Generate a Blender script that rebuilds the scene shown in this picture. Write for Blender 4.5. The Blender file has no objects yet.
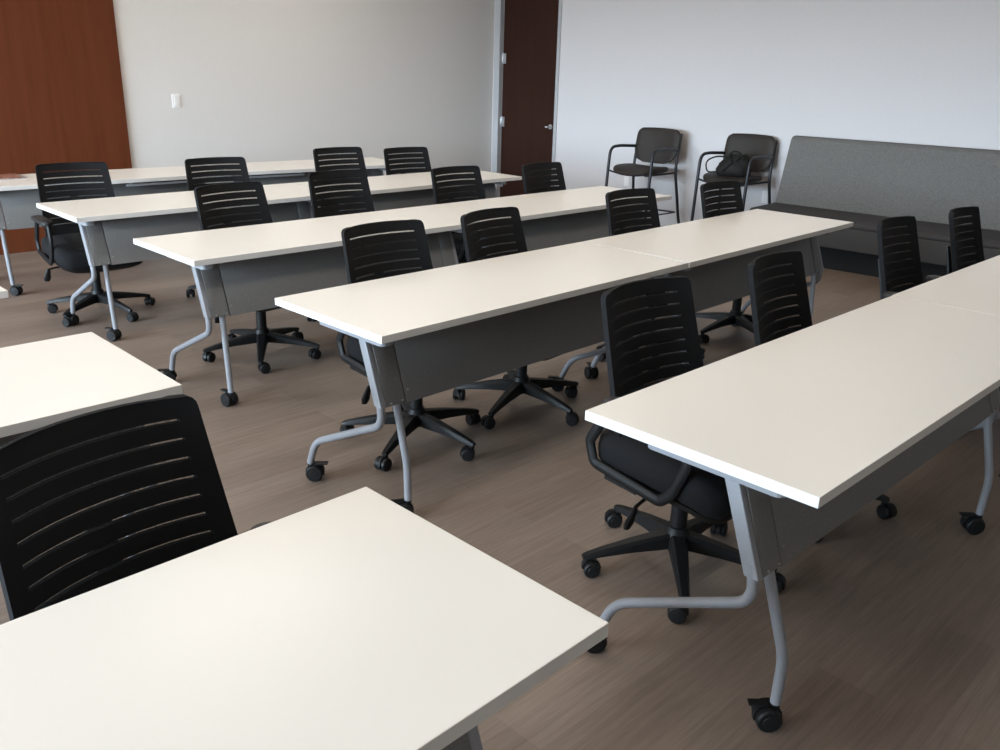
import bpy, bmesh, math, random
from mathutils import Vector, Matrix
random.seed(7)
PI = math.pi
COL = bpy.context.scene.collection
scene = bpy.context.scene

# ------------------------------------------------------------------ materials
def new_mat(name, col, rough=0.5, metal=0.0, spec=0.5):
    m = bpy.data.materials.new(name); m.use_nodes = True
    b = m.node_tree.nodes['Principled BSDF']
    b.inputs['Base Color'].default_value = (*col, 1)
    b.inputs['Roughness'].default_value = rough
    b.inputs['Metallic'].default_value = metal
    b.inputs['Specular IOR Level'].default_value = spec
    return m, m.node_tree, b

def ramp(nt, fac, stops):
    r = nt.nodes.new('ShaderNodeValToRGB')
    e = r.color_ramp.elements
    e[0].position, e[0].color = stops[0][0], (*stops[0][1], 1)
    e[1].position, e[1].color = stops[-1][0], (*stops[-1][1], 1)
    for p, c in stops[1:-1]:
        k = e.new(p); k.color = (*c, 1)
    nt.links.new(fac, r.inputs['Fac'])
    return r.outputs['Color']

def coords(nt, scale=(1, 1, 1), kind='Object'):
    t = nt.nodes.new('ShaderNodeTexCoord'); mp = nt.nodes.new('ShaderNodeMapping')
    mp.inputs['Scale'].default_value = scale
    nt.links.new(t.outputs[kind], mp.inputs['Vector'])
    return mp.outputs['Vector']

def noise(nt, vec, scale, detail=4, rough=0.6):
    n = nt.nodes.new('ShaderNodeTexNoise')
    n.inputs['Scale'].default_value = scale; n.inputs['Detail'].default_value = detail
    n.inputs['Roughness'].default_value = rough
    nt.links.new(vec, n.inputs['Vector'])
    return n.outputs['Fac']

def bump(nt, b, h, strength, dist=0.002):
    n = nt.nodes.new('ShaderNodeBump')
    n.inputs['Strength'].default_value = strength; n.inputs['Distance'].default_value = dist
    nt.links.new(h, n.inputs['Height']); nt.links.new(n.outputs['Normal'], b.inputs['Normal'])

def speckle(name, col, var, scale, rough, bstr=0.2, bdist=0.001, spec=0.5, metal=0.0, stretch=(1, 1, 1)):
    m, nt, b = new_mat(name, col, rough, metal, spec)
    f = noise(nt, coords(nt, stretch), scale)
    lo = tuple(max(0, c * (1 - var)) for c in col); hi = tuple(c * (1 + var) for c in col)
    nt.links.new(ramp(nt, f, [(0.3, lo), (0.7, hi)]), b.inputs['Base Color'])
    if bstr: bump(nt, b, f, bstr, bdist)
    return m

def floor_mat():
    m, nt, b = new_mat('plank_floor', (0.2, 0.17, 0.15), 0.5, 0, 0.4)
    v = coords(nt)
    br = nt.nodes.new('ShaderNodeTexBrick')
    br.offset = 0.37; br.inputs['Scale'].default_value = 1.0
    br.inputs['Brick Width'].default_value = 1.22; br.inputs['Row Height'].default_value = 0.152
    br.inputs['Mortar Size'].default_value = 0.0007; br.inputs['Mortar Smooth'].default_value = 0.3
    br.inputs['Bias'].default_value = 0.0
    br.inputs['Color1'].default_value = (0.0, 0, 0, 1); br.inputs['Color2'].default_value = (1, 1, 1, 1)
    br.inputs['Mortar'].default_value = (0.3, 0.3, 0.3, 1)
    nt.links.new(v, br.inputs['Vector'])
    g1 = noise(nt, coords(nt, (1.3, 28, 1)), 2.2, 8, 0.68)
    g2 = noise(nt, coords(nt, (4.0, 150, 1)), 2.0, 4, 0.7)
    g3 = noise(nt, coords(nt, (0.7, 3.0, 1)), 1.4, 3, 0.5)
    def mth(op, a, c):
        n = nt.nodes.new('ShaderNodeMath'); n.operation = op
        for i, x in enumerate((a, c)):
            if isinstance(x, (int, float)): n.inputs[i].default_value = x
            else: nt.links.new(x, n.inputs[i])
        return n.outputs[0]
    s = mth('ADD', mth('MULTIPLY', g1, 0.5), mth('MULTIPLY', g2, 0.3))
    s = mth('ADD', s, mth('MULTIPLY', g3, 0.25))
    s = mth('ADD', s, mth('MULTIPLY', br.outputs['Color'], 0.12))
    c = ramp(nt, s, [(0.36, FLOOR_LO), (0.56, FLOOR_MID), (0.78, FLOOR_HI)])
    nt.links.new(c, b.inputs['Base Color'])
    bump(nt, b, s, 0.12, 0.001)
    return m

FLOOR_LO = (0.132, 0.096, 0.075); FLOOR_MID = (0.208, 0.157, 0.126); FLOOR_HI = (0.290, 0.228, 0.188)

def wood_mat(name, lo, hi, rough):
    m, nt, b = new_mat(name, lo, rough, 0, 0.12)
    f = noise(nt, coords(nt, (9, 9, 0.5)), 2.5, 6, 0.6)
    nt.links.new(ramp(nt, f, [(0.3, lo), (0.72, hi)]), b.inputs['Base Color'])
    return m

M = {}
M['top'], _nt, _b = new_mat('white_laminate', (0.765, 0.735, 0.695), 0.32, 0, 0.5)
bump(_nt, _b, noise(_nt, coords(_nt), 900, 2), 0.03, 0.0005)
M['edge'], _, _ = new_mat('white_edge_band', (0.66, 0.645, 0.625), 0.4)
M['silver'] = speckle('silver_paint', (0.255, 0.262, 0.285), 0.06, 300, 0.5, 0.05, metal=0.1)
M['panel'] = speckle('charcoal_panel', (0.150, 0.148, 0.147), 0.22, 160, 0.55, 0.15, stretch=(1, 1, 3))
M['plastic'] = speckle('black_plastic', (0.0075, 0.0078, 0.0085), 0.15, 400, 0.5, 0.12, spec=0.3)
M['plastic_grey'] = speckle('soft_grey_black_plastic', (0.017, 0.017, 0.018), 0.15, 400, 0.55, 0.1)
M['fabric'] = speckle('black_seat_fabric', (0.010, 0.010, 0.011), 0.35, 700, 0.9, 0.4, spec=0.2)
M['knit'] = speckle('black_knit_mesh', (0.0085, 0.0085, 0.0095), 0.4, 900, 0.85, 0.5, spec=0.2, stretch=(1, 1, 2))
M['screw'], _, _ = new_mat('screw_steel', (0.36, 0.36, 0.37), 0.45, 0.6)
M['wall'] = speckle('warm_grey_wall_paint', (0.68, 0.66, 0.645), 0.015, 60, 0.75, 0.05, spec=0.3)
M['wall2'] = speckle('cool_grey_wall_paint', (0.64, 0.62, 0.63), 0.015, 60, 0.75, 0.05, spec=0.3)
M['ceil'] = speckle('ceiling_tile', (0.80, 0.77, 0.73), 0.04, 150, 0.9, 0.2, spec=0.2)
M['frame'], _, _ = new_mat('grey_door_frame_paint', (0.42, 0.425, 0.44), 0.5)
M['wood'] = wood_mat('cherry_veneer', (0.096, 0.026, 0.0105), (0.122, 0.035, 0.0145), 0.45)
M['door'] = wood_mat('dark_walnut_veneer', (0.026, 0.0095, 0.006), (0.036, 0.0135, 0.0085), 0.6)
M['steel'], _, _ = new_mat('satin_steel', (0.62, 0.63, 0.65), 0.3, 0.9)
M['white_plastic'], _, _ = new_mat('white_plastic', (0.82, 0.80, 0.79), 0.35)
M['bench'] = speckle('grey_woven_upholstery', (0.150, 0.145, 0.138), 0.26, 130, 0.95, 0.5, 0.002, spec=0.15)
M['front'] = speckle('taupe_wall_covering', (0.40, 0.37, 0.34), 0.03, 60, 0.8, 0.05, spec=0.2)
M['bench_dark'] = speckle('charcoal_woven_upholstery', (0.072, 0.069, 0.068), 0.2, 330, 0.95, 0.4, 0.002, spec=0.15)
M['bench_seat'] = speckle('dark_grey_vinyl', (0.036, 0.032, 0.032), 0.12, 200, 0.75, 0.1)
M['plinth'] = speckle('charcoal_laminate', (0.014, 0.0145, 0.016), 0.1, 100, 0.85, 0.05, spec=0.2)
M['taupe'] = speckle('taupe_chair_vinyl', (0.028, 0.022, 0.019), 0.12, 250, 0.6, 0.2, spec=0.3)
M['black_steel'], _, _ = new_mat('black_powder_coat', (0.012, 0.013, 0.018), 0.4)
M['leather'] = speckle('black_leather', (0.012, 0.011, 0.010), 0.3, 60, 0.7, 0.5, 0.004, spec=0.25)
M['window'], _, _ = new_mat('aluminium_window_frame', (0.5, 0.5, 0.5), 0.4, 0.5)

def net_mat():
    m = bpy.data.materials.new('sheer_black_net'); m.use_nodes = True
    nt = m.node_tree; b = nt.nodes['Principled BSDF']
    b.inputs['Base Color'].default_value = (0.02, 0.02, 0.022, 1); b.inputs['Roughness'].default_value = 0.7
    tr = nt.nodes.new('ShaderNodeBsdfTransparent'); mx = nt.nodes.new('ShaderNodeMixShader')
    f = noise(nt, coords(nt, (1, 1, 1)), 260, 2, 0.6)
    c = ramp(nt, f, [(0.35, (0.40,) * 3), (0.65, (0.72,) * 3)])
    nt.links.new(c, mx.inputs['Fac'])
    nt.links.new(tr.outputs[0], mx.inputs[1]); nt.links.new(b.outputs[0], mx.inputs[2])
    nt.links.new(mx.outputs[0], nt.nodes['Material Output'].inputs['Surface'])
    return m
M['net'] = net_mat()

def glass_mat():
    m = bpy.data.materials.new('clear_window_glass'); m.use_nodes = True
    nt = m.node_tree; nt.nodes.remove(nt.nodes['Principled BSDF'])
    tr = nt.nodes.new('ShaderNodeBsdfTransparent'); gl = nt.nodes.new('ShaderNodeBsdfGlossy')
    tr.inputs['Color'].default_value = (0.93, 0.96, 0.97, 1); gl.inputs['Roughness'].default_value = 0.02
    mx = nt.nodes.new('ShaderNodeMixShader'); mx.inputs['Fac'].default_value = 0.06
    nt.links.new(tr.outputs[0], mx.inputs[1]); nt.links.new(gl.outputs[0], mx.inputs[2])
    nt.links.new(mx.outputs[0], nt.nodes['Material Output'].inputs['Surface'])
    return m
M['glass'] = glass_mat()

def print_mat():
    m, nt, b = new_mat('printed_cover', (0.4, 0.2, 0.15), 0.35)
    f = noise(nt, coords(nt), 28, 4, 0.6)
    nt.links.new(ramp(nt, f, [(0.38, (0.12, 0.035, 0.022)), (0.5, (0.22, 0.08, 0.055)), (0.62, (0.42, 0.25, 0.19))]), b.inputs['Base Color'])
    return m
M['print'] = print_mat()
M['paper'], _, _ = new_mat('grey_white_paper', (0.33, 0.325, 0.33), 0.5)
M['floor'] = floor_mat()

# ------------------------------------------------------------------ mesh helpers
class MB:
    """collects vertices and faces of one mesh"""
    def __init__(s): s.v = []; s.f = []
    def add(s, v, f):
        o = len(s.v); s.v += [tuple(p) for p in v]; s.f += [tuple(i + o for i in q) for q in f]
        return s
    def box(s, x0, x1, y0, y1, z0, z1):
        v = [(x, y, z) for z in (z0, z1) for y in (y0, y1) for x in (x0, x1)]
        return s.add(v, [(0, 2, 3, 1), (4, 5, 7, 6), (0, 1, 5, 4), (2, 6, 7, 3), (0, 4, 6, 2), (1, 3, 7, 5)])
    def hexa(s, p):
        """eight corners: four of the bottom ring then four of the top ring"""
        return s.add(p, [(3, 2, 1, 0), (4, 5, 6, 7), (0, 1, 5, 4), (1, 2, 6, 5), (2, 3, 7, 6), (3, 0, 4, 7)])
    def prism(s, poly, a, b, axis=0):
        """polygon extruded from a to b along an axis"""
        n = len(poly)
        def P(q, t):
            return {0: (t, q[0], q[1]), 1: (q[0], t, q[1]), 2: (q[0], q[1], t)}[axis]
        v = [P(q, a) for q in poly] + [P(q, b) for q in poly]
        f = [tuple(range(n)), tuple(reversed(range(n, 2 * n)))]
        f += [(i, i + n, (i + 1) % n + n, (i + 1) % n) for i in range(n)]
        return s.add(v, f)
    def rings(s, rings, cap0=True, cap1=True, closed=False):
        n = len(rings[0]); v = [p for r in rings for p in r]; f = []
        m = len(rings)
        for i in range(m if closed else m - 1):
            a, b = i * n, ((i + 1) % m) * n
            for k in range(n):
                k2 = (k + 1) % n
                f.append((a + k, a + k2, b + k2, b + k))
        if not closed:
            if cap0: f.append(tuple(reversed(range(n))))
            if cap1: f.append(tuple((m - 1) * n + k for k in range(n)))
        return s.add(v, f)
    def tube(s, pts, r, n=12, closed=False, flat=(1.0, 1.0), up=(0, 0, 1)):
        """round or oval bar along a path; r is a number or one per point"""
        P = [Vector(p) for p in pts]; m = len(P)
        R = r if isinstance(r, (list, tuple)) else [r] * m
        rings = []; prev = None
        for i in range(m):
            if closed: t = (P[(i + 1) % m] - P[i - 1])
            else: t = P[min(i + 1, m - 1)] - P[max(i - 1, 0)]
            t.normalize()
            u = Vector(up) if prev is None else prev
            u = u - t * u.dot(t)
            if u.length < 1e-4: u = Vector((1, 0, 0)) - t * t.x
            u.normalize(); prev = u; w = t.cross(u)
            rings.append([P[i] + (u * math.cos(2 * PI * k / n) * flat[0] + w * math.sin(2 * PI * k / n) * flat[1]) * R[i] for k in range(n)])
        return s.rings(rings, closed=closed)
    def disc(s, c, axis, r, h, n=20, bev=0.0):
        """short cylinder centred at c"""
        a = Vector(axis).normalized(); u = a.orthogonal().normalized(); w = a.cross(u); c = Vector(c)
        prof = [(-h / 2, r - bev), (-h / 2 + bev, r), (h / 2 - bev, r), (h / 2, r - bev)] if bev else [(-h / 2, r), (h / 2, r)]
        return s.rings([[c + a * t + (u * math.cos(2 * PI * k / n) + w * math.sin(2 * PI * k / n)) * q for k in range(n)] for t, q in prof])
    def xf(s, mat):
        s.v = [tuple(mat @ Vector(p)) for p in s.v]; return s
    def build(s, name, mat, parent=None, bevel=0.0, seg=2, sharp=None, loc=None):
        if sharp is None: sharp = 20 if bevel else 35
        me = bpy.data.meshes.new(name); me.from_pydata(s.v, [], s.f)
        bm = bmesh.new(); bm.from_mesh(me)
        bmesh.ops.recalc_face_normals(bm, faces=bm.faces)
        if bevel:
            es = [e for e in bm.edges if len(e.link_faces) == 2 and e.calc_face_angle(0) > math.radians(25)]
            bmesh.ops.bevel(bm, geom=es, offset=bevel, segments=seg, profile=0.5, affect='EDGES', clamp_overlap=True)
        bm.to_mesh(me); bm.free()
        for p in me.polygons: p.use_smooth = True
        me.set_sharp_from_angle(angle=math.radians(sharp))
        me.materials.append(mat)
        o = bpy.data.objects.new(name, me); COL.objects.link(o)
        if parent: o.parent = parent
        if loc: o.location = loc
        return o

def fillet(pts, rad, n=6, closed=False):
    """path with its inner corners rounded"""
    P = [Vector(p) for p in pts]; m = len(P); out = []
    R = rad if isinstance(rad, (list, tuple)) else [rad] * m
    for i in range(m):
        if not closed and i in (0, m - 1): out.append(P[i]); continue
        a, b, c = P[i - 1], P[i], P[(i + 1) % m]
        d = min(R[i], (a - b).length * 0.48, (c - b).length * 0.48)
        p, q = b + (a - b).normalized() * d, b + (c - b).normalized() * d
        for k in range(n + 1):
            t = k / n; out.append(p * (1 - t) ** 2 + b * 2 * t * (1 - t) + q * t * t)
    return out

def rrect(hx, hy, r, n=5, cx=0, cy=0):
    """rounded rectangle outline"""
    out = []
    for sx, sy, a in ((1, 1, 0), (-1, 1, 90), (-1, -1, 180), (1, -1, 270)):
        for k in range(n + 1):
            t = math.radians(a + 90 * k / n)
            out.append((cx + sx * (hx - r) + r * math.cos(t), cy + sy * (hy - r) + r * math.sin(t)))
    return out

def tag(o, label=None, cat=None, group=None, kind=None):
    if label: o['label'] = label
    if cat: o['category'] = cat
    if group: o['group'] = group
    if kind: o['kind'] = kind
    return o

def thing(name, label, cat, loc=(0, 0, 0), rz=0.0, group=None):
    o = bpy.data.objects.new(name, None); COL.objects.link(o)
    o.empty_display_size = 0.1
    o.location = loc; o.rotation_euler = (0, 0, rz)
    return tag(o, label, cat, group)

# ------------------------------------------------------------------ camera
CAM_H = 1.5014; YAW, PITCH, ROLL, FPX = 0.7802, -0.3418, 0.0268, 866.44
fw = Vector((math.sin(YAW) * math.cos(PITCH), math.cos(YAW) * math.cos(PITCH), math.sin(PITCH)))
r0 = Vector((math.cos(YAW), -math.sin(YAW), 0)); u0 = r0.cross(fw)
rt = r0 * math.cos(ROLL) + u0 * math.sin(ROLL); up = u0 * math.cos(ROLL) - r0 * math.sin(ROLL)
cd = bpy.data.cameras.new('camera'); cam = bpy.data.objects.new('camera', cd); COL.objects.link(cam)
cd.sensor_width = 36; cd.lens = FPX * 36 / 1000; cd.clip_start = 0.02
cam.matrix_world = Matrix(((rt.x, up.x, -fw.x, 0), (rt.y, up.y, -fw.y, 0), (rt.z, up.z, -fw.z, CAM_H), (0, 0, 0, 1)))
scene.camera = cam

# ------------------------------------------------------------------ the room
YW = 7.614; XL = -4.8; YF = -2.2; H = 2.85
C0 = Vector((7.295, YW, 0)); T = Vector((0.06, -1, 0)).normalized(); N = Vector((-1, -0.06, 0)).normalized()
def W(s, d, z): return C0 + T * s + N * d + Vector((0, 0, z))        # along the cool grey wall, out from it, up
def wbox(mb, s0, s1, d0, d1, z0, z1):
    return mb.hexa([W(s0, d0, z0), W(s1, d0, z0), W(s1, d1, z0), W(s0, d1, z0), W(s0, d0, z1), W(s1, d0, z1), W(s1, d1, z1), W(s0, d1, z1)])
SEND = (YW - YF) / 0.9982 + 0.1
XR = W(SEND, 0, 0).x + 0.3
def struct(o, label=None): return tag(o, label, None, None, 'structure')

struct(MB().box(XL - 0.2, XR, YF - 0.2, YW + 0.2, -0.08, 0).build('floor', M['floor']), 'grey brown wood plank floor')
struct(MB().box(XL - 0.2, XR, YF - 0.2, YW + 0.2, H, H + 0.1).build('ceiling', M['ceil']))
struct(MB().box(XL - 0.2, 7.5, YW, YW + 0.15, 0, H).build('wall_back', M['wall']), 'warm grey painted wall with the light switch')
struct(MB().box(XL - 0.2, XR, YF - 0.15, YF, 0, H).build('wall_front', M['front']))
# cool grey wall with the door opening at its far end
DS0, DS1, DH = 0.115, 0.925, 2.42
mb = MB()
wbox(mb, 0.0, 0.02, -0.14, 0, 0, H); wbox(mb, 0.02, DS1 + 0.04, -0.14, 0, DH + 0.05, H); wbox(mb, DS1 + 0.04, SEND, -0.14, 0, 0, H)
struct(mb.build('wall_right', M['wall2']), 'cool grey painted wall behind the bench and guest chairs')
mb = MB()
wbox(mb, 0.02, DS0 - 0.004, -0.12, 0.014, 0, DH + 0.05); wbox(mb, DS1 + 0.004, DS1 + 0.045, -0.12, 0.012, 0, DH + 0.05)
wbox(mb, DS0 - 0.004, DS1 + 0.004, -0.12, 0.012, DH + 0.004, DH + 0.05)
wbox(mb, DS0 - 0.03, DS0 - 0.004, 0.014, 0.022, 0, DH)
struct(mb.build('trim_1', M['frame'], bevel=0.003), 'pale grey metal door frame')
mb = MB(); wbox(mb, DS0, DS1, -0.085, -0.04, 0.008, DH)
door = struct(mb.build('door_1', M['door'], bevel=0.002), 'dark walnut door in the wall corner')
mb = MB(); wbox(mb, DS0 - 0.03, DS0 - 0.0, -0.13, -0.05, 0, DH)
for z in (0.21, 0.90, 1.59, 2.26):
    mb = MB(); wbox(mb, DS0 - 0.012, DS0 + 0.042, -0.042, -0.034, z - 0.055, z + 0.055)
    mb.tube([W(DS0 - 0.002, -0.03, z - 0.056), W(DS0 - 0.002, -0.03, z + 0.056)], 0.009, 10)
    mb.build('hinge', M['steel'], door, bevel=0.001)
mb = MB(); mb.disc(W(DS1 - 0.075, -0.034, 0.885), N, 0.027, 0.012, 20, 0.002)
mb.tube(fillet([W(DS1 - 0.075, -0.03, 0.885), W(DS1 - 0.075, 0.02, 0.885), W(DS1 - 0.100, 0.024, 0.885)], 0.02), 0.0095, 10)
mb.build('door_handle', M['steel'], door)

# cherry veneer wall panel
mb = MB().box(XL + 0.05, 3.03, YW - 0.03, YW - 0.001, 0.0, H - 0.001)
struct(mb.build('trim_2', M['wood'], bevel=0.003), 'cherry wood wall panel')

# window wall on the side the daylight comes from
WIN = [(0.9, 2.95), (3.1, 5.15), (5.3, 7.35)]; Z0, Z1 = 0.55, 2.72
mb = MB().box(XL - 0.15, XL, YF - 0.15, YW + 0.15, 0, Z0).box(XL - 0.15, XL, YF - 0.15, YW + 0.15, Z1, H)
ys = [YF - 0.15] + [y for w in WIN for y in w] + [YW + 0.15]
for a, b in zip(ys[0::2], ys[1::2]): mb.box(XL - 0.15, XL, a, b, Z0, Z1)
struct(mb.build('wall_left', M['wall']))
for i, (a, b) in enumerate(WIN):
    mb = MB(); x0, x1 = XL - 0.10, XL - 0.05
    for y0, y1 in ((a, a + 0.05), (b - 0.05, b), ((a + b) / 2 - 0.025, (a + b) / 2 + 0.025)): mb.box(x0, x1, y0, y1, Z0 + 0.001, Z1 - 0.001)
    mb.box(x0, x1, a + 0.05, b - 0.05, Z0 + 0.001, Z0 + 0.05).box(x0, x1, a + 0.05, b - 0.05, Z1 - 0.05, Z1 - 0.001)
    fr = struct(mb.build('window_%d' % (i + 1), M['window']))
    MB().box(XL - 0.078, XL - 0.072, a + 0.05, b - 0.05, Z0 + 0.05, Z1 - 0.05).build('pane', M['glass'], fr)

# recessed ceiling lights above the tables
def lamp_mat():
    m = bpy.data.materials.new('lit_diffuser'); m.use_nodes = True
    nt = m.node_tree; nt.nodes.remove(nt.nodes['Principled BSDF'])
    e = nt.nodes.new('ShaderNodeEmission'); e.inputs['Color'].default_value = (1.0, 0.91, 0.79, 1); e.inputs['Strength'].default_value = LAMP
    nt.links.new(e.outputs[0], nt.nodes['Material Output'].inputs['Surface'])
    return m
LAMP = 8.2
M['lamp'] = lamp_mat()
first = None
for lx in (-0.6, 2.0, 4.6):
    for ly in (1.75, 4.0, 6.2):
        lab = 'recessed white ceiling light over the room'
        if first is None:
            lt = thing('ceiling_light', lab, 'ceiling light', (lx, ly, H), 0, 'recessed ceiling lights'); first = lt
            MB().box(-0.62, 0.62, -0.32, -0.29, -0.014, 0).box(-0.62, 0.62, 0.29, 0.32, -0.014, 0).box(-0.62, -0.59, -0.29, 0.29, -0.014, 0).box(0.59, 0.62, -0.29, 0.29, -0.014, 0).build('light_frame', M['white_plastic'], lt)
            MB().box(-0.59, 0.59, -0.29, 0.29, -0.009, -0.003).build('diffuser', M['lamp'], lt)
        else:
            lt = first.copy(); COL.objects.link(lt); lt.location = (lx, ly, H)
            for ch in first.children:
                c = ch.copy(); COL.objects.link(c); c.parent = lt

# ------------------------------------------------------------------ wall fittings
sw = thing('light_switch', 'small white light switch on the warm grey wall near the wood panel', 'switch', (3.486, YW, 1.149))
MB().box(-0.037, 0.037, -0.010, -0.0005, -0.058, 0.058).build('cover_plate', M['white_plastic'], sw, bevel=0.004)
MB().hexa([(-0.017, -0.010, -0.034), (0.017, -0.010, -0.034), (0.017, -0.018, -0.034), (-0.017, -0.018, -0.034),
           (-0.017, -0.010, 0.034), (0.017, -0.010, 0.034), (0.017, -0.012, 0.034), (-0.017, -0.012, 0.034)]).build('rocker', M['white_plastic'], sw, bevel=0.001)
WROT = math.atan2(-N.x, N.y) + PI      # local -Y turned to face out of the cool grey wall
WROT = math.atan2(N.x, -N.y)
for s, z, lab in (((YW - 5.68) / 0.9982, 0.410, 'white wall outlet low behind the empty guest chair'), ((YW - 4.127) / 0.9982, 0.417, 'white wall outlet low between the guest chair with the bag and the bench')):
    o = thing('wall_outlet', lab, 'outlet', W(s, 0, z), WROT, 'outlets on the cool grey wall')
    MB().box(-0.030, 0.030, -0.006, -0.0005, -0.056, 0.056).build('cover_plate', M['white_plastic'], o, bevel=0.003)
    for zz in (-0.021, 0.021):
        MB().disc((0, -0.0072, zz), (0, 1, 0), 0.0155, 0.003, 20, 0.0008).build('socket', M['white_plastic'], o)

# ------------------------------------------------------------------ training tables
TW, TZ, TT = 0.61, 0.7124, 0.0255
def caster_wheel(r, w, gap, stem, hood=True):
    """twin wheel caster, wheel axle along X, stem axis at the origin, floor at z = 0"""
    mb = MB(); off = 0.016
    for sgn in (-1, 1):
        mb.disc((sgn * (gap / 2 + w / 2), off, r), (1, 0, 0), r, w, 22, 0.004)
        mb.disc((sgn * (gap / 2 + w), off, r), (1, 0, 0), r * 0.55, 0.004, 16, 0.001)
    poly = []
    for k in range(9):
        a = math.radians(-20 + 200 * k / 8); poly.append((off + (r + 0.004) * math.cos(a), r + (r + 0.004) * math.sin(a)))
    mb.prism(poly, -gap / 2, gap / 2, 0)
    mb.disc((0, 0, 2 * r + 0.004), (0, 0, 1), 0.0115, 0.022, 14, 0.002)
    if stem: mb.disc((0, 0, 2 * r + 0.01 + stem / 2), (0, 0, 1), 0.006, stem, 10)
    return mb
def pedal(r):
    mb = MB()
    mb.hexa([(-0.012, 0.020, 2 * r - 0.002), (0.012, 0.020, 2 * r - 0.002), (0.011, 0.066, 2 * r + 0.001), (-0.011, 0.066, 2 * r + 0.001),
             (-0.012, 0.020, 2 * r + 0.007), (0.012, 0.020, 2 * r + 0.007), (0.011, 0.066, 2 * r + 0.008), (-0.011, 0.066, 2 * r + 0.008)])
    return mb
CR = 0.0315
TBL = {}
TBL['caster'] = caster_wheel(CR, 0.021, 0.016, 0.0).build('caster', M['plastic'])
TBL['pedal'] = pedal(CR).build('brake_pedal', M['plastic'], TBL['caster'], bevel=0.002)
proto_keep = TBL['caster']

def make_table(x, y, L, label, rz=0.0, group=None, bar=None, xr=0.09, swivel=(0, 0, 0, 0), dy=-0.080, fy=-0.008, ox=0.018, ry=0.0):
    t = thing('training_table', label, 'table', (x, y, 0), rz, group)
    tp = MB().box(0, L, 0, TW, TZ - TT, TZ).build('tabletop', M['top'], t, bevel=0.0016)
    tp.data.materials.append(M['edge'])
    for p in tp.data.polygons:
        if abs(p.normal.z) < 0.5: p.material_index = 1
    yt, yb, zt, zb = 0.222 + dy, 0.138 + dy, TZ - TT - 0.001, 0.432
    def lean(z): return yb + (yt - yb) * (z - zb) / (zt - zb)
    ends = ((0.0, 1), (L, -1))
    for k, (xe, sg) in enumerate(ends):
        ins = ox if k == 0 else xr + ox
        X = lambda d: xe + sg * (ins + d)
        lo, hi = sorted((X(0.028), X(0.085)))
        # bracket with rounded ends screwed to the underside
        out = rrect(0.0285, 0.178, 0.02, 4, (lo + hi) / 2, 0.282 + dy)
        MB().prism(out, TZ - TT - 0.026, TZ - TT, 2).build('mounting_bracket', M['silver'], t, bevel=0.002)
        # leaning column, outer edge silver
        lo, hi = sorted((X(0.046), X(0.068)))
        z0 = 0.437
        MB().hexa([(lo, lean(z0) - 0.002, z0), (hi, lean(z0) - 0.002, z0), (hi, lean(z0) + 0.036, z0), (lo, lean(z0) + 0.036, z0),
                   (lo, lean(zt) - 0.002, zt - 0.02), (hi, lean(zt) - 0.002, zt - 0.02), (hi, lean(zt) + 0.036, zt - 0.02), (lo, lean(zt) + 0.036, zt - 0.02)]).build('leg_column', M['silver'], t, bevel=0.003)
        # charcoal end plate beside the column
        lo, hi = sorted((X(0.0685), X(0.150)))
        ep = MB().hexa([(lo, lean(z0) - 0.001, z0), (hi, lean(z0) - 0.001, z0), (hi, lean(z0) + 0.030, z0), (lo, lean(z0) + 0.030, z0),
                   (lo, lean(zt) - 0.001, zt - 0.004), (hi, lean(zt) - 0.001, zt - 0.004), (hi, lean(zt) + 0.030, zt - 0.004), (lo, lean(zt) + 0.030, zt - 0.004)]).build('end_plate', M['panel'], t, bevel=0.002)
        for dx, z in ((0.090, 0.446), (0.138, 0.446)):
            MB().disc((X(dx), lean(z) - 0.003, z), (0, 1, 0.3), 0.0036, 0.005, 10, 0.001).build('screw', M['screw'], ep)
        # rear leg: bends back under the table; front leg: bends forward
        rear = [(X(0.058), lean(0.45) + 0.018, 0.47), (X(0.060), 0.152 + dy, 0.372), (X(0.070), 0.505 + ry, 0.172), (X(0.075), 0.553 + ry, 0.070)]
        MB().tube(fillet(rear, [0, 0.055, 0.06, 0], 8), 0.0135, 14).build('rear_leg', M['silver'], t)
        front = [(X(0.126), lean(0.46) + 0.016, 0.445), (X(0.150 - ox), 0.086 + fy, 0.205), (X(0.156 - ox), 0.090 + fy, 0.070)]
        MB().tube(fillet(front, [0, 0.035, 0], 8), 0.0135, 14).build('front_leg', M['silver'], t)
        for j, (cx, cy) in enumerate(((X(0.075), 0.553 + ry), (X(0.156 - ox), 0.090 + fy))):
            c = proto_keep.copy(); COL.objects.link(c); c.parent = t
            c.location = (cx, cy, 0); c.rotation_euler = (0, 0, math.radians(swivel[2 * k + j]))
            p = TBL['pedal'].copy(); COL.objects.link(p); p.parent = c
    a, b = ox + 0.154, L - xr - ox - 0.154
    MB().hexa([(a, lean(zb), zb), (b, lean(zb), zb), (b, lean(zb) + 0.014, zb), (a, lean(zb) + 0.014, zb),
               (a, lean(zt), zt - 0.004), (b, lean(zt), zt - 0.004), (b, lean(zt) + 0.014, zt - 0.004), (a, lean(zt) + 0.014, zt - 0.004)]).build('modesty_panel', M['panel'], t, bevel=0.002)
    mp = [o for o in t.children if o.name.startswith('modesty_panel')][0]
    for dx in (a + 0.014, b - 0.014):
        for z in (0.475, 0.655):
            MB().disc((dx, lean(z) - 0.002, z), (0, 1, 0.3), 0.0033, 0.005, 10, 0.001).build('screw', M['screw'], mp)
    if bar:
        MB().box(bar[0], bar[1], 0.02, 0.045, TZ - TT - 0.026, TZ - TT - 0.012).box(bar[0] + 0.02, bar[0] + 0.04, 0.02, 0.045, TZ - TT - 0.012, TZ - TT).box(bar[1] - 0.04, bar[1] - 0.02, 0.02, 0.045, TZ - TT - 0.012, TZ - TT).build('release_bar', M['silver'], t, bevel=0.002)
    return t

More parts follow.
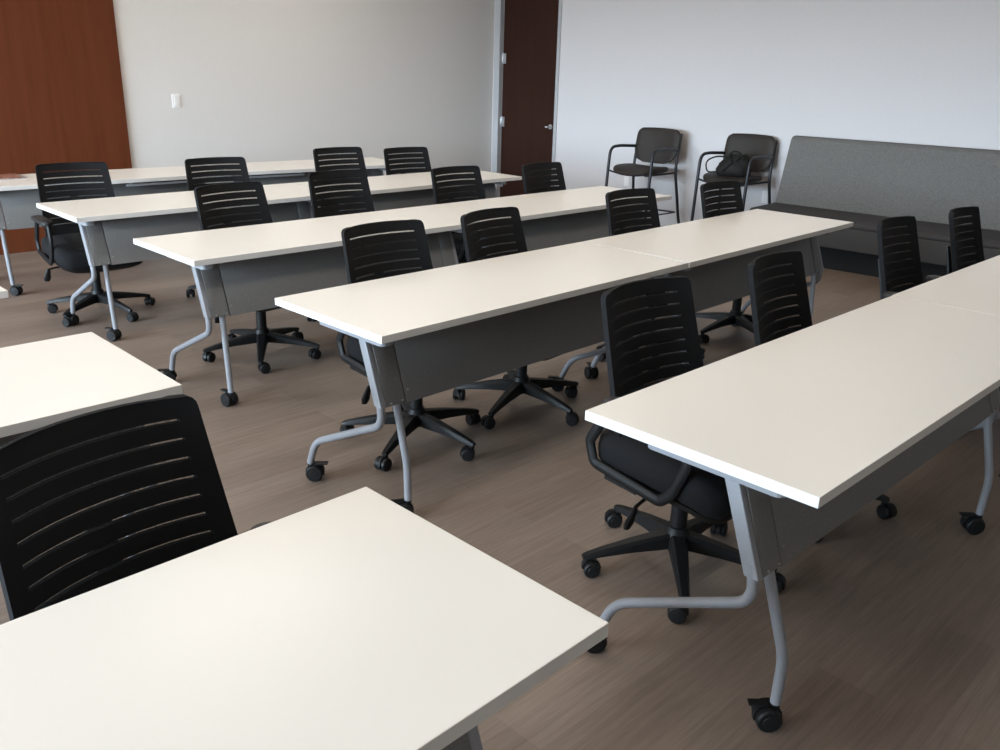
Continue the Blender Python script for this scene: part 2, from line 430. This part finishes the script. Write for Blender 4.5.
G_T = 'white topped training tables on casters'
R5 = ['row nearest the camera', 'second row of tables', 'third row of tables', 'fourth row of tables', 'row along the back wall']
make_table(1.540, 0.646, 1.812, 'white training table whose silver leg and braked caster stand foremost on open floor', 0, G_T, swivel=(55, 45, 30, 45), dy=-0.014, fy=0.0, ox=0.0, ry=0.018)
make_table(3.356, 0.650, 1.75, 'white training table butted to the far end of the one with the foremost leg', 0, G_T)
make_table(1.527, 2.064, 1.692, 'white training table in the second row, end at the aisle', 0.018, G_T, swivel=(225, 60, 40, 20), dy=-0.068, fy=-0.018, ox=0.0)
make_table(3.2290, 2.0945, 1.708, 'white training table in the second row with its end beside the grey bench', 0.026, G_T, swivel=(-30, 20, 0, 0), dy=-0.068, fy=-0.018, ox=0.0)
make_table(1.571, 3.407, 1.690, 'white training table in the third row, end at the aisle', 0, G_T, swivel=(60, 10, 0, 0))
make_table(3.263, 3.407, 1.690, 'white training table in the third row, end in front of the empty guest chair', 0, G_T)
make_table(1.568, 4.720, 1.640, 'white training table in the fourth row with a chair pulled out at its end', 0, G_T, swivel=(120, 30, 0, 0))
make_table(3.211, 4.720, 1.640, 'white training table in the fourth row, end in front of the dark door', 0, G_T)
make_table(1.450, 6.130, 1.690, 'white training table against the wood panel with a printed brochure on it', math.radians(-3.0), G_T, bar=(0.94, 1.66), swivel=(0, 225, 0, 0))
make_table(3.160, 6.070, 1.500, 'white training table along the warm grey wall between the light switch and the door', math.radians(-7.5), G_T, bar=(0.02, 0.58))
make_table(0.883 - 1.69, 2.050, 1.69, 'white training table across the aisle behind the closest mesh chair', 0, G_T, xr=0.0)
make_table(0.9075 - 1.6898, 0.667 - 0.0236, 1.69, 'large white table corner in front of the closest mesh chair', math.radians(0.8), G_T, xr=0.11)
make_table(0.847 - 1.69, 3.338, 1.69, 'white table corner tip barely showing across the aisle near the third row', 0, G_T, xr=0.0)
bpy.data.objects.remove(TBL['pedal']); bpy.data.objects.remove(proto_keep)

# ------------------------------------------------------------------ task chairs (local: faces -Y, base centre at the origin)
def back_surface(s, z):
    """front face of the backrest at width fraction s, height z"""
    k = (z - 0.46) / (0.888 - 0.46)
    hw = 0.222 - 0.022 * k
    rc = 0.022
    for edge, d in ((0.888, 0.888 - z), (0.46, z - 0.46)):
        if d < rc: hw -= rc - math.sqrt(max(0.0, rc * rc - (rc - d) ** 2))
    y = 0.128 + 0.118 * k ** 1.15 + 0.006 * math.sin(PI * k)
    return Vector((s * hw, y - 0.050 * abs(s) ** 2.2, z))

SLOTS = [0.842 - 0.0375 * i for i in range(9)]
def backrest():
    sh = 0.0036
    zs = {0.46, 0.463, 0.468, 0.476, 0.488, 0.505, 0.888, 0.886, 0.882, 0.874, 0.862}
    for z in SLOTS: zs |= {z - sh, z + sh, z + 0.018}
    zs = sorted(zs)
    ss = [-1, -0.95, -0.9, -0.82, -0.65, -0.45, -0.22, 0, 0.22, 0.45, 0.65, 0.82, 0.9, 0.95, 1]
    v = []; f = []; nz, ns = len(zs), len(ss)
    for side in (0, 1):
        for z in zs:
            for s in ss:
                p = back_surface(s, z)
                edge = max(0, (abs(s) - 0.82) / 0.18)
                if side: p.y += 0.011 + 0.009 * min(1, edge * 2)
                v.append(p)
    def solid(i, j):
        if not (0 <= i < nz - 1 and 0 <= j < ns - 1): return False
        zc = (zs[i] + zs[i + 1]) / 2; sc = (ss[j] + ss[j + 1]) / 2
        return not (abs(sc) < 0.82 and any(abs(zc - q) < sh for q in SLOTS))
    I = lambda side, i, j: side * nz * ns + i * ns + j
    for i in range(nz - 1):
        for j in range(ns - 1):
            if not solid(i, j): continue
            f.append((I(0, i, j), I(0, i, j + 1), I(0, i + 1, j + 1), I(0, i + 1, j)))
            f.append((I(1, i, j), I(1, i + 1, j), I(1, i + 1, j + 1), I(1, i, j + 1)))
            for di, dj, a, b in ((-1, 0, (i, j), (i, j + 1)), (1, 0, (i + 1, j), (i + 1, j + 1)), (0, -1, (i, j), (i + 1, j)), (0, 1, (i, j + 1), (i + 1, j + 1))):
                if not solid(i + di, j + dj): f.append((I(0, *a), I(0, *b), I(1, *b), I(1, *a)))
    return MB().add(v, f)
def net_strips():
    mb = MB(); sh = 0.0042
    for z in SLOTS:
        ss = [-0.825 + 1.65 * k / 12 for k in range(13)]
        lo = [back_surface(s, z - sh) + Vector((0, 0.005, 0)) for s in ss]; hi = [back_surface(s, z + sh) + Vector((0, 0.005, 0)) for s in ss]
        mb.add(lo + hi, [(k, k + 1, k + 14, k + 13) for k in range(12)])
    return mb

def cushion(rings, cy, drop=0.0):
    out = []
    for hx, hy, r, z in rings:
        ring = []
        for px, py in rrect(hx, hy, r, 6, 0, cy):
            fr = max(0, (cy - py) / hy - 0.35) / 0.65
            ring.append((px, py, z - drop * fr * fr))
        out.append(ring)
    return MB().rings(out)

def arm_loop(sx):
    x = sx * 0.258
    pts = [(x, 0.085, 0.585), (x, 0.128, 0.520), (x, 0.166, 0.455), (x, 0.144, 0.390), (x, -0.108, 0.362), (x, -0.146, 0.396), (x, -0.190, 0.500), (x, -0.175, 0.585)]
    mb = MB().tube(fillet(pts, 0.014, 4, closed=True), 0.017, 10, closed=True, flat=(0.72, 1.0), up=(1, 0, 0))
    a, b = sorted((sx * 0.12, sx * 0.256))
    mb.hexa([(a, -0.02, 0.345), (b, -0.01, 0.350), (b, 0.09, 0.364), (a, 0.10, 0.352), (a, -0.02, 0.362), (b, -0.01, 0.366), (b, 0.09, 0.380), (a, 0.10, 0.370)])
    return mb
def arm_pad(sx):
    x = sx * 0.256
    return MB().rings([[(px, py, z + 0.006 * math.cos((py + 0.03) * 9)) for px, py in rrect(hx, hy, r, 5, x, -0.030)] for hx, hy, r, z in
                       ((0.028, 0.136, 0.027, 0.585), (0.033, 0.143, 0.032, 0.590), (0.034, 0.144, 0.033, 0.599), (0.030, 0.140, 0.029, 0.606), (0.020, 0.126, 0.019, 0.609))])

def star_base():
    mb = MB()
    mb.rings([[(r * math.cos(2 * PI * k / 20), r * math.sin(2 * PI * k / 20), z) for k in range(20)] for r, z in ((0.030, 0.070), (0.046, 0.078), (0.050, 0.100), (0.044, 0.122), (0.036, 0.135), (0.034, 0.150))])
    for i in range(5):
        a = 2 * PI * i / 5; ca, sa = math.cos(a), math.sin(a); secs = []
        for r, hw, zt, zb in ((0.025, 0.030, 0.130, 0.082), (0.07, 0.027, 0.126, 0.080), (0.15, 0.0225, 0.112, 0.077), (0.24, 0.0175, 0.093, 0.069), (0.295, 0.0145, 0.079, 0.062), (0.312, 0.011, 0.073, 0.063)):
            ring = []
            for w, z in ((-hw, zb), (hw, zb), (hw, zt - 0.010), (hw * 0.62, zt), (-hw * 0.62, zt), (-hw, zt - 0.010)):
                ring.append((r * ca - w * sa, r * sa + w * ca, z))
            secs.append(ring)
        mb.rings(secs)
    return mb

def make_chair(label):
    t = thing('task_chair', label, 'chair', group=G_C)
    cushion([(0.195, 0.180, 0.06, 0.372), (0.234, 0.216, 0.07, 0.379), (0.248, 0.232, 0.075, 0.398), (0.250, 0.236, 0.078, 0.434), (0.246, 0.231, 0.076, 0.466), (0.222, 0.208, 0.07, 0.482), (0.15, 0.14, 0.05, 0.486)], -0.055, 0.035).build('seat', M['fabric'], t, sharp=60)
    cushion([(0.12, 0.13, 0.04, 0.325), (0.19, 0.18, 0.05, 0.342), (0.232, 0.215, 0.065, 0.360), (0.240, 0.222, 0.07, 0.379)], -0.05, 0.03).build('seat_shell', M['plastic'], t, sharp=60)
    mb = MB().box(-0.075, 0.075, -0.10, 0.11, 0.285, 0.338)
    mb.build('tilt_mechanism', M['plastic'], t, bevel=0.012)
    b = backrest().build('backrest', M['knit'], t, sharp=40)
    net_strips().build('net_panel', M['net'], b)
    mb = MB().tube(fillet([(0, 0.05, 0.315), (0, 0.185, 0.325), (0, 0.188, 0.46), (0, 0.245, 0.70)], 0.07, 6), [0.030] * 8 + [0.026] * 8, 10, flat=(0.45, 1.0), up=(0, 1, 0))
    mb.tube([back_surface(s, 0.50) + Vector((0, 0.020, 0)) for s in (-0.95, -0.6, -0.3, 0, 0.3, 0.6, 0.95)], 0.017, 8, flat=(0.5, 1), up=(0, 1, 0))
    mb.build('back_support', M['plastic'], t)
    for sx in (-1, 1):
        a = arm_loop(sx).build('armrest', M['plastic'], t)
        arm_pad(sx).build('arm_pad', M['plastic_grey'], a)
    mb = MB().tube(fillet([(-0.06, 0.0, 0.315), (-0.205, -0.02, 0.318), (-0.262, -0.03, 0.312)], 0.03), 0.0055, 8)
    mb.tube([(-0.258, -0.030, 0.316), (-0.262, -0.028, 0.300), (-0.270, -0.018, 0.258), (-0.273, -0.014, 0.240)], [0.008, 0.013, 0.020, 0.014], 10, flat=(1.0, 0.5), up=(1, 0, 0.4))
    mb.build('lift_lever', M['plastic'], t)
    mb = MB().disc((0, 0, 0.20), (0, 0, 1), 0.0265, 0.15, 18, 0.002).disc((0, 0, 0.29), (0, 0, 1), 0.016, 0.05, 14)
    mb.build('gas_column', M['plastic'], t)
    star_base().build('star_base', M['plastic'], t, bevel=0.0)
    c = caster_wheel(0.0265, 0.019, 0.014, 0.012).build('caster', M['plastic'], t)
    c0 = c
    for i in range(4):
        k = c0.copy(); COL.objects.link(k); k.parent = t
    return t

def kids(o): return [c for c in bpy.data.objects if c.parent == o]
def copy_thing(o, label):
    r = o.copy(); COL.objects.link(r); r['label'] = label
    for ch in kids(o):
        c = ch.copy(); COL.objects.link(c); c.parent = r
        for g in kids(ch):
            d = g.copy(); COL.objects.link(d); d.parent = c
    return r
def pose_chair(t, top, rz, phase, base=None, lift=0.0):
    """place by the middle of the backrest's top edge"""
    a = math.radians(rz); off = 0.215
    if base is None: base = (top[0] + math.sin(a) * off, top[1] - math.cos(a) * off)
    t.location = (base[0], base[1], 0); t.rotation_euler = (0, 0, a)
    n = 0
    for ch in kids(t):
        if not ch.name.startswith(('star_base', 'caster')): ch.location = (0, 0, lift)
        ph = math.radians(phase) - a
        if ch.name.startswith('star_base'): ch.rotation_euler = (0, 0, ph)
        if ch.name.startswith('caster'):
            q = ph + 2 * PI * n / 5; n += 1
            ch.location = (0.298 * math.cos(q), 0.298 * math.sin(q), 0); ch.rotation_euler = (0, 0, random.uniform(0, 2 * PI))
G_C = 'black mesh task chairs pushed up to the tables'
CH = [  # middle of the backrest top, turn, phase of the star base, own base centre, label
    ((2.170, 1.545), -3, 4, (2.120, 1.322), 'black mesh task chair tucked under the table with the foremost leg, arm loop showing'),
    ((2.888, 1.530), 4, 7, (2.845, 1.280), 'black mesh task chair next to the one showing its arm loop, same table'),
    ((4.080, 1.581), 1, 20, None, 'black mesh task chair in front of the bench, the one nearer its table seam'),
    ((4.700, 1.500), 2, 10, None, 'black mesh task chair in front of the bench, last one along its row'),
    ((2.085, 2.841), 0, -9, (2.125, 2.640), 'black mesh task chair at the aisle end of the second row, paddle lever hanging out'),
    ((2.690, 2.850), 8, -17, (2.742, 2.630), 'black mesh task chair in the second row whose five star base is fully in view'),
    ((3.830, 2.915), -1, 10, None, 'black mesh task chair in the second row in front of the empty guest chair'),
    ((4.575, 2.825), 0, 30, None, 'black mesh task chair in the second row below the guest chair with the bag'),
    ((2.185, 4.237), 6, 22, (2.215, 4.060), 'black mesh task chair at the aisle end of the third row of tables'),
    ((3.005, 4.480), -1, 0, None, 'black mesh task chair in the third row, second from the aisle'),
    ((3.760, 4.266), 0, 15, None, 'black mesh task chair in the third row, third from the aisle'),
    ((4.420, 4.129), 3, 5, None, 'black mesh task chair in the third row right in front of the dark door'),
    ((1.792, 5.640), -5, -4, (1.868, 5.425), 'black mesh task chair pulled out in front of the cherry wood panel'),
    ((2.745, 5.502), -6, 8, None, 'black mesh task chair in the fourth row, second from the wood panel'),
    ((3.675, 5.46), -2, 12, None, 'black mesh task chair in the fourth row pushed toward the warm grey wall'),
    ((4.335, 5.503), -4, 0, None, 'black mesh task chair in the fourth row closest to the door'),
    ((0.482, 1.522), 8, 15, None, 'closest black mesh task chair, large, between the two white tables across the aisle'),
]
ch0 = make_chair(CH[0][4])
allc = [ch0] + [copy_thing(ch0, c[4]) for c in CH[1:]]
for o, c in zip(allc, CH): pose_chair(o, c[0], c[1], c[2], c[3], 0.030 if 'pushed toward' in c[4] else 0.0)

# ------------------------------------------------------------------ guest chairs (local: faces -Y)
def make_guest(label):
    t = thing('guest_chair', label, 'chair', group='taupe guest chairs against the wall')
    # seat: wide rounded pad
    rings = []
    for k, z in ((0.80, 0.556), (0.95, 0.566), (1.0, 0.582), (0.99, 0.600), (0.93, 0.612), (0.70, 0.617)):
        ring = []
        for i in range(36):
            a = 2 * PI * i / 36; c, s = math.cos(a), math.sin(a)
            px = 0.240 * k * math.copysign(abs(c) ** 0.62, c); py = 0.238 * k * math.copysign(abs(s) ** 0.72, s) - 0.035
            fr = max(0, (-py - 0.1) / 0.17)
            ring.append((px, py, z - 0.018 * fr * fr + 0.022 * (abs(px) / 0.228) ** 2))
        rings.append(ring)
    MB().rings(rings).build('seat', M['taupe'], t, sharp=60)
    # backrest: shield shaped curved shell with large lower corners
    v = []; f = []; nz = 15; ns = 17
    for side in (0, 1):
        for i in range(nz):
            k = i / (nz - 1); z = 0.648 + 0.322 * k
            hw = 0.243
            if k < 0.42: hw *= 0.50 + 0.50 * math.sqrt(max(0, 1 - ((0.42 - k) / 0.42) ** 2))
            if k > 0.76: hw *= 0.80 + 0.20 * math.sqrt(max(0, 1 - ((k - 0.76) / 0.24) ** 2))
            for j in range(ns):
                s = -1 + 2 * j / (ns - 1)
                edge = min(1.0, 6 * (1 - abs(s)), 8 * k + 0.15, 8 * (1 - k) + 0.15)
                th = 0.006 + 0.024 * edge ** 0.6
                y = 0.215 + 0.07 * k - 0.035 * abs(s) ** 2
                v.append((s * hw, y - (th if side == 0 else -0.006), z + 0.006 * (1 - s * s) * (1 if k > 0.5 else -1)))
    I = lambda side, i, j: side * nz * ns + i * ns + j
    for i in range(nz - 1):
        for j in range(ns - 1):
            f.append((I(0, i, j), I(0, i, j + 1), I(0, i + 1, j + 1), I(0, i + 1, j)))
            f.append((I(1, i, j), I(1, i + 1, j), I(1, i + 1, j + 1), I(1, i, j + 1)))
    for i in range(nz - 1):
        for j in (0, ns - 1): f.append((I(0, i, j), I(0, i + 1, j), I(1, i + 1, j), I(1, i, j)))
    for j in range(ns - 1):
        for i in (0, nz - 1): f.append((I(0, i, j), I(0, i, j + 1), I(1, i, j + 1), I(1, i, j)))
    MB().add(v, f).build('backrest', M['taupe'], t, sharp=60)
    for sx in (-1, 1):
        x = sx * 0.243
        MB().tube(fillet([(x, -0.275, 0.004), (x, -0.235, 0.60), (x, -0.215, 0.800), (x, -0.05, 0.806), (x * 0.985, 0.205, 0.792)], [0, 0.05, 0.09, 0.04, 0], 8), 0.0145, 12).build('front_leg', M['black_steel'], t)
        MB().tube(fillet([(x * 1.16, 0.335, 0.004), (x * 1.12, 0.295, 0.10), (x, 0.205, 0.575), (x * 0.985, 0.215, 0.70), (x * 0.95, 0.277, 0.935)], [0, 0.05, 0.08, 0.08, 0], 8), 0.0145, 12).build('rear_leg', M['black_steel'], t)
        MB().tube([(x, -0.262, 0.195), (x, 0.250, 0.185)], 0.0075, 10).build('side_rail', M['black_steel'], t)
        MB().tube(fillet([(x * 0.99, -0.237, 0.585), (x * 0.6, -0.20, 0.556), (x * 0.6, 0.15, 0.552), (x * 0.99, 0.206, 0.572)], 0.05), 0.009, 10).build('seat_rail', M['black_steel'], t)
    MB().tube([(-0.25, 0.250, 0.187), (0.25, 0.250, 0.187)], 0.0075, 10).build('rear_rail', M['black_steel'], t)
    return t
g1 = make_guest('empty taupe guest chair with black tube arms against the cool grey wall')
g2 = copy_thing(g1, 'taupe guest chair holding a black bag beside the grey bench')
g1.location = (7.01, 5.188, 0); g1.rotation_euler = (0, 0, WROT)
g2.location = (7.165, 4.268, 0); g2.rotation_euler = (0, 0, WROT)

# ------------------------------------------------------------------ bag on the second guest chair
bag = thing('handbag', 'slouched black handbag with loop handles lying on the guest chair seat', 'bag', (7.125, 4.265, 0.6145), WROT + 0.25)
rings = []
for hx, hy, z, dx in ((0.125, 0.060, 0.004, 0), (0.150, 0.078, 0.020, 0), (0.156, 0.085, 0.06, 0.004), (0.140, 0.076, 0.11, 0.012), (0.110, 0.052, 0.155, 0.020), (0.085, 0.026, 0.185, 0.026), (0.074, 0.014, 0.196, 0.028)):
    ring = []
    for i in range(32):
        a = 2 * PI * i / 32; c, s = math.cos(a), math.sin(a)
        wob = 1 + 0.05 * math.sin(5 * a + z * 40) + 0.03 * math.sin(9 * a - z * 60)
        ring.append((dx + hx * wob * math.copysign(abs(c) ** 0.75, c), hy * wob * math.copysign(abs(s) ** 0.8, s), z + 0.008 * math.sin(3 * a)* (z / 0.2)))
    rings.append(ring)
for r in rings[:1]:
    for i in range(len(r)): r[i] = (r[i][0], r[i][1], 0.004)
MB().rings(rings).build('bag_body', M['leather'], bag, sharp=70)
MB().tube(fillet([(-0.02, -0.05, 0.165), (-0.13, -0.10, 0.185), (-0.235, -0.10, 0.13), (-0.215, -0.095, 0.03), (-0.135, -0.075, 0.04)], 0.06, 8), 0.007, 8, flat=(1, 0.7)).build('handle', M['leather'], bag)
MB().tube(fillet([(-0.05, -0.045, 0.17), (-0.02, -0.05, 0.225), (0.05, -0.04, 0.225), (0.09, -0.045, 0.165)], 0.035, 6), 0.008, 8).build('handle', M['leather'], bag)
MB().tube([(-0.03, -0.045, 0.19), (0.0, -0.078, 0.13), (-0.08, -0.094, 0.05)], 0.010, 8, flat=(0.5, 1.2)).tube([(0.06, -0.05, 0.18), (0.02, -0.078, 0.13), (0.10, -0.09, 0.07)], 0.010, 8, flat=(0.5, 1.2)).build('strap', M['leather'], bag)

# ------------------------------------------------------------------ upholstered bench along the cool grey wall
S0 = (YW - 3.885) / 0.9982; S1 = S0 + 2.75
bench = thing('upholstered_bench', 'long grey upholstered bench with a tall back along the cool grey wall', 'bench', W(S0, 0, 0), math.atan2(T.y, T.x))
# local: +X along the wall away from the door, -Y toward the wall side flipped below
LB = S1 - S0
def bx(d): return -d                       # local y of a point d out from the wall
prof = [(bx(0.020), 0.38), (bx(0.020), 0.962), (bx(0.035), 0.985), (bx(0.060), 0.992), (bx(0.115), 0.985), (bx(0.140), 0.962), (bx(0.300), 0.395), (bx(0.300), 0.38)]
MB().prism(prof, 0.0, LB, 0).build('back_cushion', M['bench'], bench, bevel=0.006, sharp=50)
# seat: rounded front and rounded free corner
def seat_out(d0, d1, r, x0):
    pts = [(LB, bx(d0)), (x0, bx(d0))]
    for k in range(9):
        a = math.radians(90 * k / 8); pts.append((x0 + r - r * math.cos(a), bx(d1 - r + r * math.sin(a))))
    pts.append((LB, bx(d1)))
    return pts
rings = []
for d, x0, z in ((0.795, -0.005, 0.190), (0.805, -0.012, 0.205), (0.815, -0.016, 0.365)):
    rings.append([(px, py, z) for px, py in seat_out(0.03, d, 0.10, x0)])
MB().rings(rings).build('seat_base', M['bench_dark'], bench, sharp=50)
rings = []
for d, x0, z in ((0.815, -0.016, 0.3655), (0.819, -0.020, 0.372), (0.820, -0.021, 0.395), (0.810, -0.014, 0.414), (0.78, 0.01, 0.422)):
    rings.append([(px, py, z) for px, py in seat_out(0.301, d, 0.11, x0)])
MB().rings(rings).build('seat_cushion', M['bench_seat'], bench, sharp=60)
MB().box(0.03, LB, bx(0.70), bx(0.03), 0.0, 0.1895).build('plinth', M['plinth'], bench, bevel=0.003)

# ------------------------------------------------------------------ brochure on the table by the wood panel
br = thing('brochure', 'reddish printed brochure lying on the table by the wood panel', 'brochure', (1.74, 6.585, TZ), math.radians(-4))
MB().box(-0.16, 0.14, -0.13, 0.11, 0.0006, 0.006).build('pages', M['paper'], br, bevel=0.0008)
MB().hexa([(-0.16, -0.13, 0.0061), (0.10, -0.13, 0.0061), (0.12, 0.11, 0.0061), (-0.16, 0.11, 0.0061), (-0.16, -0.13, 0.0085), (0.10, -0.13, 0.012), (0.12, 0.11, 0.012), (-0.16, 0.11, 0.0085)]).build('cover', M['print'], br)

# ------------------------------------------------------------------ daylight
SKY_LOW = (0.76, 0.89, 1.02); SKY_HIGH = (0.72, 0.86, 1.0)
w = bpy.data.worlds.new('sky'); scene.world = w; w.use_nodes = True
bg = w.node_tree.nodes['Background']
wn = w.node_tree
tc = wn.nodes.new('ShaderNodeTexCoord'); sx = wn.nodes.new('ShaderNodeSeparateXYZ')
wn.links.new(tc.outputs['Generated'], sx.inputs[0])
mr = wn.nodes.new('ShaderNodeMapRange'); mr.inputs['From Min'].default_value = -1; mr.inputs['From Max'].default_value = 1
wn.links.new(sx.outputs['Z'], mr.inputs['Value'])
# overcast sky over a darker landscape
wn.links.new(ramp(wn, mr.outputs['Result'], [(0.0, (0.10, 0.095, 0.085)), (0.49, (0.16, 0.155, 0.145)), (0.505, SKY_LOW), (0.85, SKY_HIGH)]), bg.inputs['Color'])
bg.inputs['Strength'].default_value = 49.0
for i, (a, b) in enumerate(WIN):
    l = bpy.data.lights.new('window_portal', 'AREA'); l.shape = 'RECTANGLE'; l.size = Z1 - Z0; l.size_y = b - a
    l.cycles.is_portal = True
    o = bpy.data.objects.new('window_portal', l); COL.objects.link(o)
    o.location = (XL - 0.03, (a + b) / 2, (Z0 + Z1) / 2)
    o.rotation_euler = (0, math.radians(-90), 0)
scene.cycles.max_bounces = 10; scene.cycles.diffuse_bounces = 6
scene.cycles.sample_clamp_indirect = 8
scene.view_settings.view_transform = 'Standard'; scene.view_settings.look = 'None'
scene.view_settings.gamma = 1.0; scene.view_settings.use_curve_mapping = False
scene.view_settings.exposure = 0.0
